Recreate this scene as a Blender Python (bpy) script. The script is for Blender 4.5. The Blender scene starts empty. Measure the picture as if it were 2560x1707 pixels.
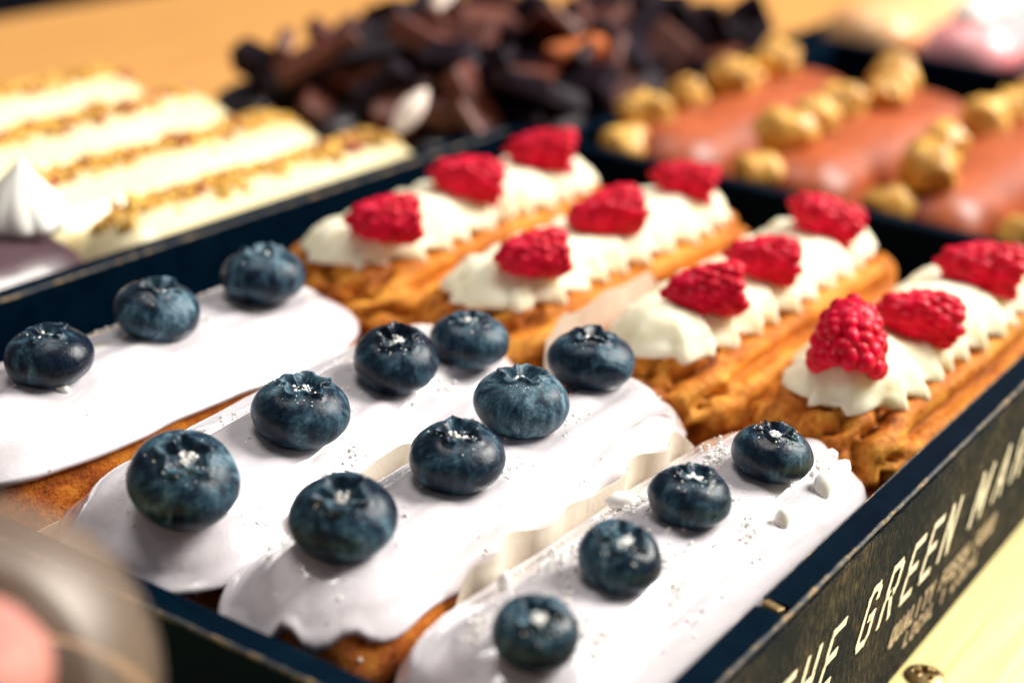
import bpy, bmesh, math, random
import numpy as np
from mathutils import Vector, Matrix, Euler

SC = bpy.context.scene
COL = SC.collection
CM = 0.01            # everything below is written in centimetres, linked in metres
ZT = 4.55            # height of the tray rim above the table; z below is measured from the rim

# ------------------------------------------------------------------ camera
FPX = 4214.885
AX = np.array([0.54871951, -0.28394828, 0.786308])     # world axes seen from the camera
AY = np.array([-0.83358278, -0.25739976, 0.48875874])
AZ = np.array([0.06361329, -0.92364427, -0.37793467])
CAMPOS = (-17.554, -9.368, 14.6 + ZT)
cam = bpy.data.cameras.new("camera")
camo = bpy.data.objects.new("camera", cam)
COL.objects.link(camo)
right = Vector((AX[0], AY[0], AZ[0])); down = Vector((AX[1], AY[1], AZ[1])); fwd = Vector((AX[2], AY[2], AZ[2]))
M = Matrix((right, -down, -fwd)).transposed().to_4x4()
M.translation = Vector(CAMPOS) * CM
camo.matrix_world = M
cam.sensor_width = 36.0
cam.lens = FPX / 2560 * 36
cam.clip_start = 0.01
cam.clip_end = 20
cam.dof.use_dof = True
cam.dof.focus_distance = 0.316
cam.dof.aperture_fstop = 7.8
cam.dof.aperture_blades = 0
SC.camera = camo

# ------------------------------------------------------------------ light
w = bpy.data.worlds.new("World"); SC.world = w; w.use_nodes = True
bg = w.node_tree.nodes["Background"]
bg.inputs[0].default_value = (1.0, 0.93, 0.95, 1)
bg.inputs[1].default_value = 0.12

def area(name, loc, target, size, power, col):
    l = bpy.data.lights.new(name, 'AREA'); l.shape = 'RECTANGLE'
    l.size, l.size_y = size[0] * CM, size[1] * CM
    l.energy = power; l.color = col
    o = bpy.data.objects.new(name, l); COL.objects.link(o)
    o.location = Vector(loc) * CM
    d = Vector(target) - Vector(loc)
    o.rotation_euler = d.to_track_quat('-Z', 'Y').to_euler()
    return o
area("window_light", (125, -70, 120), (14, 10, 2), (70, 90), 66, (1.0, 0.96, 0.89))
area("ceiling_lamp", (30, 50, 190), (12, 12, 0), (70, 70), 17, (1.0, 0.96, 0.91))

vs = SC.view_settings
vs.view_transform = 'Standard'; vs.look = 'None'; vs.exposure = 0.15; vs.gamma = 1.0; vs.use_curve_mapping = False
SC.render.engine = 'CYCLES'
SC.cycles.use_denoising = True
SC.cycles.max_bounces = 8
SC.cycles.caustics_reflective = False
SC.cycles.caustics_refractive = False

# ------------------------------------------------------------------ noise
def _h(i, j, k, s):
    n = (i * 374761393 + j * 668265263 + k * 2147483647 + s * 1274126177) & 0xffffffff
    n = ((n ^ (n >> 13)) * 1274126177) & 0xffffffff
    return ((n ^ (n >> 16)) & 0xffffff) / float(0xffffff)
def vnoise(P, seed=0):
    P = np.asarray(P, float); F = np.floor(P).astype(np.int64); f = P - F; f = f * f * (3 - 2 * f)
    r = 0
    for a in (0, 1):
        for b in (0, 1):
            for c in (0, 1):
                wt = (f[:, 0] if a else 1 - f[:, 0]) * (f[:, 1] if b else 1 - f[:, 1]) * (f[:, 2] if c else 1 - f[:, 2])
                r = r + wt * _h(F[:, 0] + a, F[:, 1] + b, F[:, 2] + c, seed)
    return r * 2 - 1
def fbm(P, seed=0, o=3):
    P = np.asarray(P, float)
    return sum(vnoise(P * 2 ** k, seed + k) / 2 ** k for k in range(o))
def sstep(a, b, x):
    t = np.clip((x - a) / (b - a), 0, 1); return t * t * (3 - 2 * t)

# ------------------------------------------------------------------ materials
def mat(name):
    m = bpy.data.materials.new(name); m.use_nodes = True
    nt = m.node_tree; p = nt.nodes["Principled BSDF"]
    return m, nt, p
def coords(nt, scale=(1, 1, 1)):
    tc = nt.nodes.new("ShaderNodeTexCoord"); mp = nt.nodes.new("ShaderNodeMapping")
    mp.inputs["Scale"].default_value = [100 * s for s in scale]
    nt.links.new(tc.outputs["Object"], mp.inputs["Vector"])
    return mp.outputs[0]
def noise(nt, vec, scale, detail=3, rough=0.55, dist=0.0):
    n = nt.nodes.new("ShaderNodeTexNoise"); n.inputs["Scale"].default_value = scale
    n.inputs["Detail"].default_value = detail; n.inputs["Roughness"].default_value = rough
    n.inputs["Distortion"].default_value = dist
    nt.links.new(vec, n.inputs["Vector"]); return n.outputs["Fac"]
def voro(nt, vec, scale, feature='F1'):
    n = nt.nodes.new("ShaderNodeTexVoronoi"); n.inputs["Scale"].default_value = scale; n.feature = feature
    nt.links.new(vec, n.inputs["Vector"]); return n.outputs["Distance"]
def ramp(nt, fac, stops):
    r = nt.nodes.new("ShaderNodeValToRGB"); e = r.color_ramp.elements
    while len(e) < len(stops): e.new(0.5)
    for x, (pos, c) in zip(e, stops):
        x.position = pos; x.color = (*c, 1) if len(c) == 3 else c
    nt.links.new(fac, r.inputs[0]); return r.outputs[0]
def g(v): return (v, v, v)
def mixc(nt, fac, a, b, mode='MIX'):
    n = nt.nodes.new("ShaderNodeMix"); n.data_type = 'RGBA'; n.blend_type = mode
    for sock, v in ((n.inputs[0], fac), (n.inputs[6], a), (n.inputs[7], b)):
        if hasattr(v, "is_linked"): nt.links.new(v, sock)
        else: sock.default_value = v if not isinstance(v, tuple) else (*v, 1)
    return n.outputs[2]
def math_(nt, op, a, b=0.0, clamp=False):
    n = nt.nodes.new("ShaderNodeMath"); n.operation = op; n.use_clamp = clamp
    for sock, v in ((n.inputs[0], a), (n.inputs[1], b)):
        if hasattr(v, "is_linked"): nt.links.new(v, sock)
        else: sock.default_value = v
    return n.outputs[0]
def bump(nt, p, h, strength, dist_cm):
    b = nt.nodes.new("ShaderNodeBump"); b.inputs["Strength"].default_value = strength
    b.inputs["Distance"].default_value = dist_cm * CM
    nt.links.new(h, b.inputs["Height"]); nt.links.new(b.outputs[0], p.inputs["Normal"])
def sss(p, wgt, rad_cm, col=(1, 0.6, 0.4)):
    p.inputs["Subsurface Weight"].default_value = wgt
    p.inputs["Subsurface Radius"].default_value = col
    p.inputs["Subsurface Scale"].default_value = rad_cm * CM

def m_icing(name, c1, c2, rough=0.2, sub=0.0, coat=0.3, pits=False):
    m, nt, p = mat(name); v = coords(nt, (0.35, 1, 1))
    n = noise(nt, v, 0.9, 3)
    nt.links.new(ramp(nt, n, [(0.35, c1), (0.65, c2)]), p.inputs["Base Color"])
    if pits:
        vo = nt.nodes.new('ShaderNodeTexVoronoi'); vo.inputs['Scale'].default_value = 1.7; nt.links.new(coords(nt), vo.inputs['Vector'])
        sel = math_(nt, 'MULTIPLY', math_(nt, 'LESS_THAN', vo.outputs['Distance'], 0.075), math_(nt, 'GREATER_THAN', vo.outputs['Color'], 0.45))
        stain = ramp(nt, noise(nt, coords(nt, (0.5, 1, 1)), 1.4, 5, 0.7, 0.6), [(0.60, g(0)), (0.78, g(0.55))])
        cc = mixc(nt, stain, ramp(nt, n, [(0.35, c1), (0.65, c2)]), (0.62, 0.50, 0.44))
        nt.links.new(mixc(nt, math_(nt, 'MULTIPLY', sel, 0.55), cc, (0.30, 0.20, 0.17)), p.inputs['Base Color'])
    p.inputs["Roughness"].default_value = rough
    v2 = coords(nt); n2 = noise(nt, v2, 9, 4); n3 = noise(nt, coords(nt, (0.25, 1, 1)), 2.2, 2)
    bump(nt, p, math_(nt, 'ADD', math_(nt, 'MULTIPLY', n2, 0.25), n3), 0.45, 0.06)
    p.inputs["Coat Weight"].default_value = coat; p.inputs["Coat Roughness"].default_value = 0.09
    if sub: sss(p, sub, 0.10, (1, 0.8, 0.9))
    return m
ICING = m_icing("lavender_icing", (0.635, 0.585, 0.605), (0.73, 0.695, 0.735), 0.12, 0, 1.0, True)
WHITECHOC = m_icing("white_chocolate_icing", (0.86, 0.74, 0.42), (0.92, 0.82, 0.52), 0.3)
MILKCHOC = m_icing("milk_chocolate_glaze", (0.26, 0.052, 0.016), (0.42, 0.092, 0.026), 0.42, 0, 0.0)
MILKCHOC.node_tree.nodes['Principled BSDF'].inputs['Specular IOR Level'].default_value = 0.35
DARKCHOC = m_icing("dark_chocolate_glaze", (0.008, 0.005, 0.012), (0.018, 0.008, 0.014), 0.4)
PURPLE = m_icing("plum_glaze", (0.055, 0.025, 0.035), (0.085, 0.04, 0.05), 0.4)
PINK = m_icing("pink_icing", (0.88, 0.33, 0.36), (0.90, 0.42, 0.42), 0.35)
TAN = m_icing("caramel_icing", (0.75, 0.38, 0.15), (0.85, 0.5, 0.24), 0.4)

def m_choux(name, dark, mid, light, sx, vsc, bst):
    m, nt, p = mat(name)
    n = noise(nt, coords(nt, (sx, 1, 1)), 1.7, 5, 0.62, 0.4)
    n2 = noise(nt, coords(nt), 7, 3, 0.6)
    f = math_(nt, 'ADD', math_(nt, 'MULTIPLY', n, 0.7), math_(nt, 'MULTIPLY', n2, 0.3))
    nt.links.new(ramp(nt, f, [(0.33, dark), (0.48, mid), (0.64, light)]), p.inputs["Base Color"])
    p.inputs["Roughness"].default_value = 0.55
    p.inputs["Specular IOR Level"].default_value = 0.16
    vd = voro(nt, coords(nt), vsc)
    n3 = noise(nt, coords(nt), vsc * 2.2, 5, 0.72, 0.5)
    bump(nt, p, math_(nt, 'ADD', math_(nt, 'MULTIPLY', n2, 1.2), math_(nt, 'ADD', n3, math_(nt, 'MULTIPLY', vd, 0.15))), bst, 0.09)
    return m
CHOUX = m_choux("baked_choux", (0.10, 0.016, 0.002), (0.42, 0.10, 0.008), (0.68, 0.24, 0.022), 0.6, 7.5, 0.75)
CHOUXR = m_choux("piped_choux", (0.17, 0.030, 0.0025), (0.52, 0.155, 0.014), (0.84, 0.39, 0.055), 0.30, 3.0, 0.45)

m, nt, p = mat("whipped_cream"); CREAM = m
nt.links.new(ramp(nt, noise(nt, coords(nt), 1.2, 2), [(0.3, (0.94, 0.85, 0.58)), (0.7, (0.96, 0.90, 0.68))]), p.inputs["Base Color"])
p.inputs["Roughness"].default_value = 0.6; p.inputs["Specular IOR Level"].default_value = 0.25; sss(p, 0.6, 0.45, (1, 0.8, 0.5))
bump(nt, p, noise(nt, coords(nt), 6, 3), 0.25, 0.05)

m, nt, p = mat("meringue"); MERINGUE = m
p.inputs["Base Color"].default_value = (0.93, 0.92, 0.84, 1); p.inputs["Roughness"].default_value = 0.6; sss(p, 0.2, 0.1)

m, nt, p = mat("sugar"); SUGAR = m
p.inputs["Base Color"].default_value = (0.93, 0.91, 0.85, 1); p.inputs["Roughness"].default_value = 0.7; sss(p, 0.2, 0.03)

def m_berry():
    m, nt, p = mat("blueberry_skin")
    v = coords(nt)
    oi = nt.nodes.new("ShaderNodeObjectInfo")
    add = nt.nodes.new("ShaderNodeVectorMath"); add.operation = 'ADD'
    off = math_(nt, 'MULTIPLY', oi.outputs["Random"], 40.0)
    nt.links.new(v, add.inputs[0]); nt.links.new(off, add.inputs[1]); v = add.outputs[0]
    big = noise(nt, v, 1.25, 4, 0.65, 0.8)
    st = nt.nodes.new("ShaderNodeMapping"); st.inputs["Scale"].default_value = (1, 1, 0.16); nt.links.new(v, st.inputs[0])
    streak = noise(nt, st.outputs[0], 5.5, 4, 0.65, 0.3)
    fine = noise(nt, v, 16, 4, 0.7)
    f = math_(nt, 'ADD', math_(nt, 'MULTIPLY', big, 0.62), math_(nt, 'MULTIPLY', streak, 0.3))
    f = math_(nt, 'ADD', f, math_(nt, 'MULTIPLY', fine, 0.16))
    f = math_(nt, 'ADD', f, math_(nt, 'MULTIPLY', math_(nt, 'SUBTRACT', oi.outputs['Random'], 0.60), 0.13))
    c = ramp(nt, f, [(0.42, (0.0010, 0.0050, 0.015)), (0.52, (0.0040, 0.019, 0.038)), (0.60, (0.034, 0.090, 0.130)), (0.71, (0.20, 0.31, 0.37))])
    nt.links.new(c, p.inputs["Base Color"])
    nt.links.new(ramp(nt, f, [(0.45, g(0.27)), (0.65, g(0.55))]), p.inputs["Roughness"])
    p.inputs["Specular IOR Level"].default_value = 0.3
    bump(nt, p, math_(nt, 'ADD', fine, math_(nt, 'MULTIPLY', streak, 0.8)), 0.35, 0.02)
    return m
BERRY = m_berry()

m, nt, p = mat("raspberry_flesh"); RASP = m
nt.links.new(ramp(nt, noise(nt, coords(nt), 2.0, 2), [(0.3, (0.50, 0.0000, 0.014)), (0.7, (0.85, 0.0000, 0.045))]), p.inputs["Base Color"])
p.inputs["Roughness"].default_value = 0.38; p.inputs["Specular IOR Level"].default_value = 0.2; sss(p, 0.15, 0.12, (1, 0.1, 0.15))

m, nt, p = mat("black_tray_card"); TRAY = m
sp = noise(nt, coords(nt), 22, 2, 0.7); sm = noise(nt, coords(nt), 1.3, 4, 0.6)
c = ramp(nt, sm, [(0.35, (0.0000, 0.0042, 0.0115)), (0.7, (0.0004, 0.0075, 0.0165))])
spk = ramp(nt, sp, [(0.69, g(0)), (0.76, g(1))])
nt.links.new(mixc(nt, spk, c, (0.03, 0.055, 0.07)), p.inputs["Base Color"])
p.inputs["Roughness"].default_value = 0.5; p.inputs["Specular IOR Level"].default_value = 0.02
bump(nt, p, noise(nt, coords(nt), 14, 4, 0.7), 0.3, 0.03)

m, nt, p = mat("worn_tray_edge"); WORN = m
f = noise(nt, coords(nt), 2.6, 4, 0.65)
nt.links.new(ramp(nt, f, [(0.42, (0.004, 0.012, 0.028)), (0.52, (0.05, 0.05, 0.045)), (0.66, (0.28, 0.18, 0.08))]), p.inputs["Base Color"])
p.inputs["Roughness"].default_value = 0.6
bump(nt, p, noise(nt, coords(nt), 18, 3), 0.6, 0.03)

m, nt, p = mat("scuffed_label_panel"); LABEL = m
va = coords(nt, (1, 1, 0.28)); vb = coords(nt)
f1 = noise(nt, va, 13, 4, 0.72, 0.4); f2 = noise(nt, vb, 0.55, 3, 0.6)
f = math_(nt, 'ADD', math_(nt, 'MULTIPLY', f1, 0.75), math_(nt, 'MULTIPLY', f2, 0.33))
nt.links.new(ramp(nt, f, [(0.47, (0.005, 0.010, 0.018)), (0.56, (0.022, 0.024, 0.026)), (0.66, (0.095, 0.072, 0.046)), (0.76, (0.22, 0.16, 0.10))]), p.inputs["Base Color"])
p.inputs["Roughness"].default_value = 0.7; p.inputs["Specular IOR Level"].default_value = 0.04
bump(nt, p, f1, 0.9, 0.08)

m, nt, p = mat("worn_white_paint"); PAINT = m
f = noise(nt, coords(nt, (1, 1, 0.5)), 11, 4, 0.7)
nt.links.new(ramp(nt, f, [(0.33, (0.05, 0.04, 0.03)), (0.38, (0.84, 0.77, 0.62)), (0.7, (0.92, 0.87, 0.74))]), p.inputs["Base Color"])
p.inputs["Roughness"].default_value = 0.6

m, nt, p = mat("faded_white_paint"); PAINT2 = m
f = noise(nt, coords(nt, (1, 1, 0.5)), 8, 4, 0.7)
nt.links.new(ramp(nt, f, [(0.34, (0.10, 0.07, 0.05)), (0.42, (0.60, 0.47, 0.34))]), p.inputs["Base Color"])
p.inputs["Roughness"].default_value = 0.6

m, nt, p = mat("parchment"); PAPER = m
nt.links.new(ramp(nt, noise(nt, coords(nt), 0.8, 3), [(0.3, (0.64, 0.54, 0.41)), (0.7, (0.78, 0.69, 0.56))]), p.inputs["Base Color"])
p.inputs["Roughness"].default_value = 0.5; p.inputs["Transmission Weight"].default_value = 0.0
sss(p, 0.3, 0.2, (1, 0.8, 0.5))
bump(nt, p, noise(nt, coords(nt, (1, 1, 1)), 4, 3), 0.3, 0.05)

def m_wood(name, a, b, sx=0.05):
    m, nt, p = mat(name)
    f = noise(nt, coords(nt, (sx, 1, 1)), 3.2, 4, 0.55, 0.3); f2 = noise(nt, coords(nt, (0.012, 1, 1)), 9, 2, 0.5)
    ff = math_(nt, 'ADD', math_(nt, 'MULTIPLY', f, 0.5), math_(nt, 'MULTIPLY', f2, 0.5))
    nt.links.new(ramp(nt, ff, [(0.35, a), (0.6, b)]), p.inputs["Base Color"])
    p.inputs["Roughness"].default_value = 0.5
    bump(nt, p, f2, 0.4, 0.04)
    return m
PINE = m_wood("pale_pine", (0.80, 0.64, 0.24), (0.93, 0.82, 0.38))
HONEY = m_wood("honey_wood", (0.50, 0.225, 0.055), (0.66, 0.33, 0.09))

def m_plain(name, col, rough=0.5, metal=0.0, nscale=3.0, var=0.35, bmp=0.3):
    m, nt, p = mat(name)
    lo = tuple(x * (1 - var) for x in col); hi = tuple(min(1, x * (1 + var * 0.6)) for x in col)
    f = noise(nt, coords(nt), nscale, 4)
    nt.links.new(ramp(nt, f, [(0.3, lo), (0.7, hi)]), p.inputs["Base Color"])
    p.inputs["Roughness"].default_value = rough; p.inputs["Metallic"].default_value = metal
    p.inputs["Specular IOR Level"].default_value = 0.5 if max(col) > 0.1 else 0.12
    if bmp: bump(nt, p, noise(nt, coords(nt), nscale * 3, 3), bmp, 0.04)
    return m
BRASS = m_plain("brass", (0.34, 0.24, 0.10), 0.38, 0.85, 4, 0.4, 0.15)
HAZEL = m_plain("roasted_hazelnut", (0.92, 0.44, 0.085), 0.4, 0, 1.7, 0.5)
NUTS = m_plain("chopped_nuts", (0.85, 0.46, 0.08), 0.6, 0, 2.5, 0.5)
REDBIT = m_plain("dried_berry", (0.36, 0.05, 0.03), 0.5)
BROWNIE = m_plain("brownie_crumb", (0.014, 0.007, 0.014), 0.45, 0, 1.4, 0.6, 0.6)
COCOA = m_plain("cocoa_brownie", (0.13, 0.028, 0.014), 0.5, 0, 1.6, 0.5, 0.6)
CARAMEL = m_plain("caramel_piece", (0.60, 0.15, 0.03), 0.5, 0, 1.2, 0.5)
SHELL = m_plain("white_chocolate_curl", (0.78, 0.66, 0.56), 0.5)
CRUST = m_plain("beige_sponge", (0.52, 0.33, 0.19), 0.6, 0, 0.7, 0.5)
GREYGLAZE = m_plain("dark_mirror_glaze", (0.030, 0.030, 0.030), 0.35, 0, 0.5, 0.6, 0.0)
FLOORM = m_plain("dark_floor", (0.008, 0.012, 0.03), 0.7)
CRACK = m_plain("icing_crack", (0.16, 0.05, 0.035), 0.5)
POLISHED = m_plain("pink_macaron", (0.90, 0.42, 0.44), 0.45, 0, 0.5, 0.12, 0.1)
MAGENTA = m_plain("raspberry_filling", (0.75, 0.06, 0.13), 0.4)

m = bpy.data.materials.new("clear_plastic"); m.use_nodes = True; CLEAR = m
nt = m.node_tree; nt.nodes.clear(); out = nt.nodes.new("ShaderNodeOutputMaterial")
tr = nt.nodes.new("ShaderNodeBsdfTransparent"); gl = nt.nodes.new("ShaderNodeBsdfGlossy"); df = nt.nodes.new("ShaderNodeBsdfTranslucent"); d2 = nt.nodes.new("ShaderNodeBsdfDiffuse")
tr.inputs[0].default_value = (0.93, 0.90, 0.86, 1); gl.inputs["Roughness"].default_value = 0.5
df.inputs[0].default_value = (0.75, 0.52, 0.36, 1); d2.inputs[0].default_value = (0.75, 0.52, 0.36, 1)
fr = nt.nodes.new("ShaderNodeFresnel"); fr.inputs[0].default_value = 1.5
m0 = nt.nodes.new("ShaderNodeMixShader"); m0.inputs[0].default_value = 0.5
m1 = nt.nodes.new("ShaderNodeMixShader"); m1.inputs[0].default_value = 0.06; m2 = nt.nodes.new("ShaderNodeMixShader")
nt.links.new(df.outputs[0], m0.inputs[1]); nt.links.new(d2.outputs[0], m0.inputs[2])
nt.links.new(tr.outputs[0], m1.inputs[1]); nt.links.new(m0.outputs[0], m1.inputs[2])
frs = math_(nt, 'MULTIPLY', fr.outputs[0], 0.16); nt.links.new(frs, m2.inputs[0]); nt.links.new(m1.outputs[0], m2.inputs[1]); nt.links.new(gl.outputs[0], m2.inputs[2])
nt.links.new(m2.outputs[0], out.inputs[0])

# ------------------------------------------------------------------ object helpers
def link(name, me, material, parent=None, loc=(0, 0, 0), smooth=True):
    o = bpy.data.objects.new(name, me); COL.objects.link(o)
    if material is not None and not me.materials: me.materials.append(material)
    if smooth is not None:
        me.polygons.foreach_set("use_smooth", [smooth] * len(me.polygons))
    z = loc[2] + (ZT if parent is None else 0)
    o.location = (loc[0] * CM, loc[1] * CM, z * CM)
    if parent is not None: o.parent = parent
    return o
def mesh_of(name, V, F):
    me = bpy.data.meshes.new(name)
    me.from_pydata([tuple(float(c) * CM for c in v) for v in V], [], [tuple(int(i) for i in f) for f in F])
    me.update(); return me
def add(name, V, F, material, parent=None, loc=(0, 0, 0), smooth=True):
    return link(name, mesh_of(name, V, F), material, parent, loc, smooth)
def tag(o, label=None, cat=None, group=None, kind=None):
    for k, v in (("label", label), ("category", cat), ("group", group), ("kind", kind)):
        if v: o[k] = v
    return o
def empty(name, loc, rz=0.0):
    o = bpy.data.objects.new(name, None); COL.objects.link(o); o.empty_display_size = 0.01
    o.location = (loc[0] * CM, loc[1] * CM, (loc[2] + ZT) * CM); o.rotation_euler = (0, 0, rz); return o
def grid_faces(nr, nc, wrap=True, flip=False):
    F = []
    for i in range(nr - 1):
        for j in range(nc if wrap else nc - 1):
            a = i * nc + j; b = i * nc + (j + 1) % nc; q = (a, b, b + nc, a + nc)
            F.append(q[::-1] if flip else q)
    return F
def box_mesh(name, x0, x1, y0, y1, z0, z1, bev=0.05, seg=2):
    bm = bmesh.new()
    bmesh.ops.create_cube(bm, size=1.0)
    for v in bm.verts:
        v.co = Vector(((x0 + x1) / 2 + v.co.x * (x1 - x0), (y0 + y1) / 2 + v.co.y * (y1 - y0), (z0 + z1) / 2 + v.co.z * (z1 - z0))) * CM
    if bev:
        bmesh.ops.bevel(bm, geom=list(bm.edges), offset=bev * CM, segments=seg, affect='EDGES', profile=0.5)
    me = bpy.data.meshes.new(name); bm.to_mesh(me); bm.free(); return me
def box(name, x0, x1, y0, y1, z0, z1, material, parent=None, bev=0.05, loc=(0, 0, 0)):
    return link(name, box_mesh(name, x0, x1, y0, y1, z0, z1, bev), material, parent, loc, False)
def ico(sub):
    bm = bmesh.new(); bmesh.ops.create_icosphere(bm, subdivisions=sub, radius=1.0)
    bm.verts.ensure_lookup_table()
    V = np.array([v.co[:] for v in bm.verts]); F = np.array([[v.index for v in f.verts] for f in bm.faces]); bm.free()
    return V, F
ICO1, ICO2, ICO3 = ico(1), ico(2), ico(3)
def bits(centers, radii, seed=0, base=ICO1, rough=0.35, squash=None):
    rs = np.random.RandomState(seed); VV = []; FF = []; n = 0
    for c, r in zip(centers, radii):
        V = base[0] * (1 + rough * (rs.rand(len(base[0]), 1) - 0.5) * 2)
        s = 1 + 0.5 * (rs.rand(3) - 0.5)
        if squash is not None: s = s * np.array(squash)
        q = Euler(rs.rand(3) * 6.28).to_matrix()
        V = (V * s * r) @ np.array(q).T + np.array(c)
        VV.append(V); FF.append(base[1] + n); n += len(V)
    return np.vstack(VV), np.vstack(FF)

# ------------------------------------------------------------------ eclair surface
class Loaf:
    """long rounded bar along x: spine segment swept by a profile; s = sideways, z = height"""
    def __init__(self, L, W, hup, hdn, zeq, p=0.85, q=0.9, nside=90, narc=26, endp=1.25):
        self.L, self.W, self.hup, self.hdn, self.zeq, self.p, self.q = L, W, hup, hdn, zeq, p, q
        b = W / 2; l = L / 2 - b
        P = []; N = []
        xs = np.linspace(-l, l, nside)
        for x in xs: P.append((x, 0)); N.append((0, -1))
        for a in np.linspace(-math.pi / 2, math.pi / 2, narc)[1:-1]:
            k = (abs(math.cos(a)) ** (2 * endp) + abs(math.sin(a)) ** (2 * endp)) ** (-1 / (2 * endp))
            P.append((l, 0)); N.append((k * math.cos(a), k * math.sin(a)))
        for x in xs[::-1]: P.append((x, 0)); N.append((0, 1))
        for a in np.linspace(math.pi / 2, 3 * math.pi / 2, narc)[1:-1]:
            k = (abs(math.cos(a)) ** (2 * endp) + abs(math.sin(a)) ** (2 * endp)) ** (-1 / (2 * endp))
            P.append((-l, 0)); N.append((k * math.cos(a), k * math.sin(a)))
        self.P = np.array(P, float); self.N = np.array(N, float); self.n = len(P); self.b = b; self.l = l
    def at(self, t, off=0.0):
        """t: array (n,) of profile angle, off: offset along the normal"""
        t = np.broadcast_to(np.asarray(t, float), (self.n,))
        s = np.sin(np.clip(t, 0, math.pi)) ** self.p
        c = np.cos(t); h = np.where(c >= 0, self.hup, self.hdn)
        z = self.zeq + h * np.sign(c) * np.abs(c) ** self.q
        xy = self.P + self.N * (self.b * s)[:, None]
        nn = np.column_stack([self.N * (np.sin(t) / self.b)[:, None], c / h]); nn /= np.linalg.norm(nn, axis=1)[:, None]
        V = np.column_stack([xy, z])
        return V + nn * np.broadcast_to(np.asarray(off, float), (self.n,))[:, None], nn
    def top(self, x, y):
        sx = np.clip(x, -self.l, self.l); r = min(0.98, math.hypot(x - sx, y) / self.b)
        t = math.asin(r ** (1 / self.p)); return self.zeq + self.hup * math.cos(t) ** self.q
def skin(loaf, ts, offf, seed):
    rows = []
    for t in ts: rows.append(offf(t))
    V = np.vstack(rows); return V, grid_faces(len(rows), loaf.n, True, True)

def choux_body(loaf, name, material, parent, seed, ridges=0.0, nr=7.0):
    V = []
    for t in np.linspace(0.0, math.pi, 84 if ridges else 36):
        base, nn = loaf.at(t)
        pn = fbm(base * [0.5, 1.1, 1.1], seed, 3) * 0.10 + fbm(base * 3.0, seed + 9, 2) * 0.03
        if ridges:
            wob = fbm(base * [0.2, 0.4, 0.4], seed + 3, 2) * 0.55
            ph = t * nr + wob
            r1 = np.abs(np.sin(ph)) ** 0.55
            endk = sstep(loaf.l - 0.4, loaf.l + 0.8, np.abs(base[:, 0]))
            curl = np.abs(np.sin(base[:, 1] * 3.1 + base[:, 2] * 2.2 + fbm(base * 0.9, seed + 5) * 2.6)) ** 0.7
            pn = pn + ridges * ((1 - endk) * r1 + endk * curl) - ridges * 0.7
            pn = pn + fbm(base * [0.6, 2.0, 2.0], seed + 12, 2) * 0.05
        if not ridges: pn = np.minimum(pn, 0.07 + 0.2 * sstep(1.0, 1.5, np.full(len(pn), t)))
        V.append(base + nn * pn[:, None])
    V = np.vstack(V); n = loaf.n
    F = grid_faces(len(V) // n, n, True, True)
    return add(name, V, F, material, parent)

def icing_cap(loaf, name, material, parent, seed, te=1.16, amp=0.10, th=0.13, teeth=None, wave=0.07, groove=None, nt=34, streak=0.03):
    base0, _ = loaf.at(1.2)
    e = te + amp * fbm(np.column_stack([base0[:, 0] * 0.45, base0[:, 1] * 0.45, np.zeros(loaf.n)]), seed, 3)
    if teeth is not None: e = e + teeth(base0)
    rows = []
    for k in np.linspace(0.0, 1, nt):
        t = e * k
        b, nn = loaf.at(t)
        lip = np.exp(-((1 - k) / 0.10) ** 2)
        o = th + 0.06 * lip + wave * fbm(b * [0.22, 0.9, 0.9], seed + 4, 3) + 0.012 * fbm(b * 2.5, seed + 7, 2) + streak * fbm(b * [0.11, 2.1, 2.1] + 3.1, seed + 8, 2)
        o = np.maximum(o, 0.115)
        if groove is not None: o = o + groove(b, k)
        rows.append(b + nn * o[:, None])
    b, nn = loaf.at(e + 0.035); rows.append(b + nn * 0.09)
    b, nn = loaf.at(e + 0.02); rows.append(b + nn * -0.08)
    V = np.vstack(rows)
    return add(name, V, grid_faces(len(rows), loaf.n, True, True), material, parent)

# ------------------------------------------------------------------ blueberry
def blueberry_mesh(seed, w, h):
    rs = np.random.RandomState(seed); nt_, np_ = 72, 120
    ph = np.linspace(0, 2 * math.pi, np_, endpoint=False); rows = []
    off = rs.rand() * 6; ths = np.concatenate([np.linspace(0.005, 0.75, 40), np.linspace(0.78, math.pi - 0.01, 34)])
    for th in ths:
        d = np.column_stack([np.sin(th) * np.cos(ph), np.sin(th) * np.sin(ph), np.full(np_, math.cos(th))])
        ring = np.column_stack([np.cos(ph), np.sin(ph), np.zeros(np_)])
        tc = 0.43 + 0.085 * np.cos(5 * ph + off + 0.5 * vnoise(ring * 1.3, seed)) + 0.05 * vnoise(ring * 2.5 + 5, seed + 1)
        rag = fbm(np.column_stack([np.cos(ph) * 3.2, np.sin(ph) * 3.2, np.full(np_, 0.3)]), seed + 2, 3)
        r = np.ones(np_) + 0.022 * fbm(d * 1.6, seed + 3, 2)
        inside = 1 - sstep(tc - 0.16, tc - 0.01, np.full(np_, th))
        r = r - inside * (0.26 + 0.04 * rag)
        r = r + 0.075 * np.exp(-((th - tc) / 0.055) ** 2) * (1 + 1.1 * rag)
        r = r - 0.025 * np.exp(-((th - tc - 0.20) / 0.12) ** 2)
        r = r + inside * 0.05 * np.exp(-(th / 0.09) ** 2)
        V = d * r[:, None]
        rows.append(V)
    V = np.vstack(rows) * [w / 2, w / 2, h / 2]
    V = V * (1 + 0.05 * (rs.rand(3) - 0.5))
    return V, grid_faces(len(ths), np_, True, False)
CAMH = Vector((-0.85, -0.53, 0)).normalized(); CAMS = Vector((0.53, -0.85, 0)).normalized()
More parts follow.
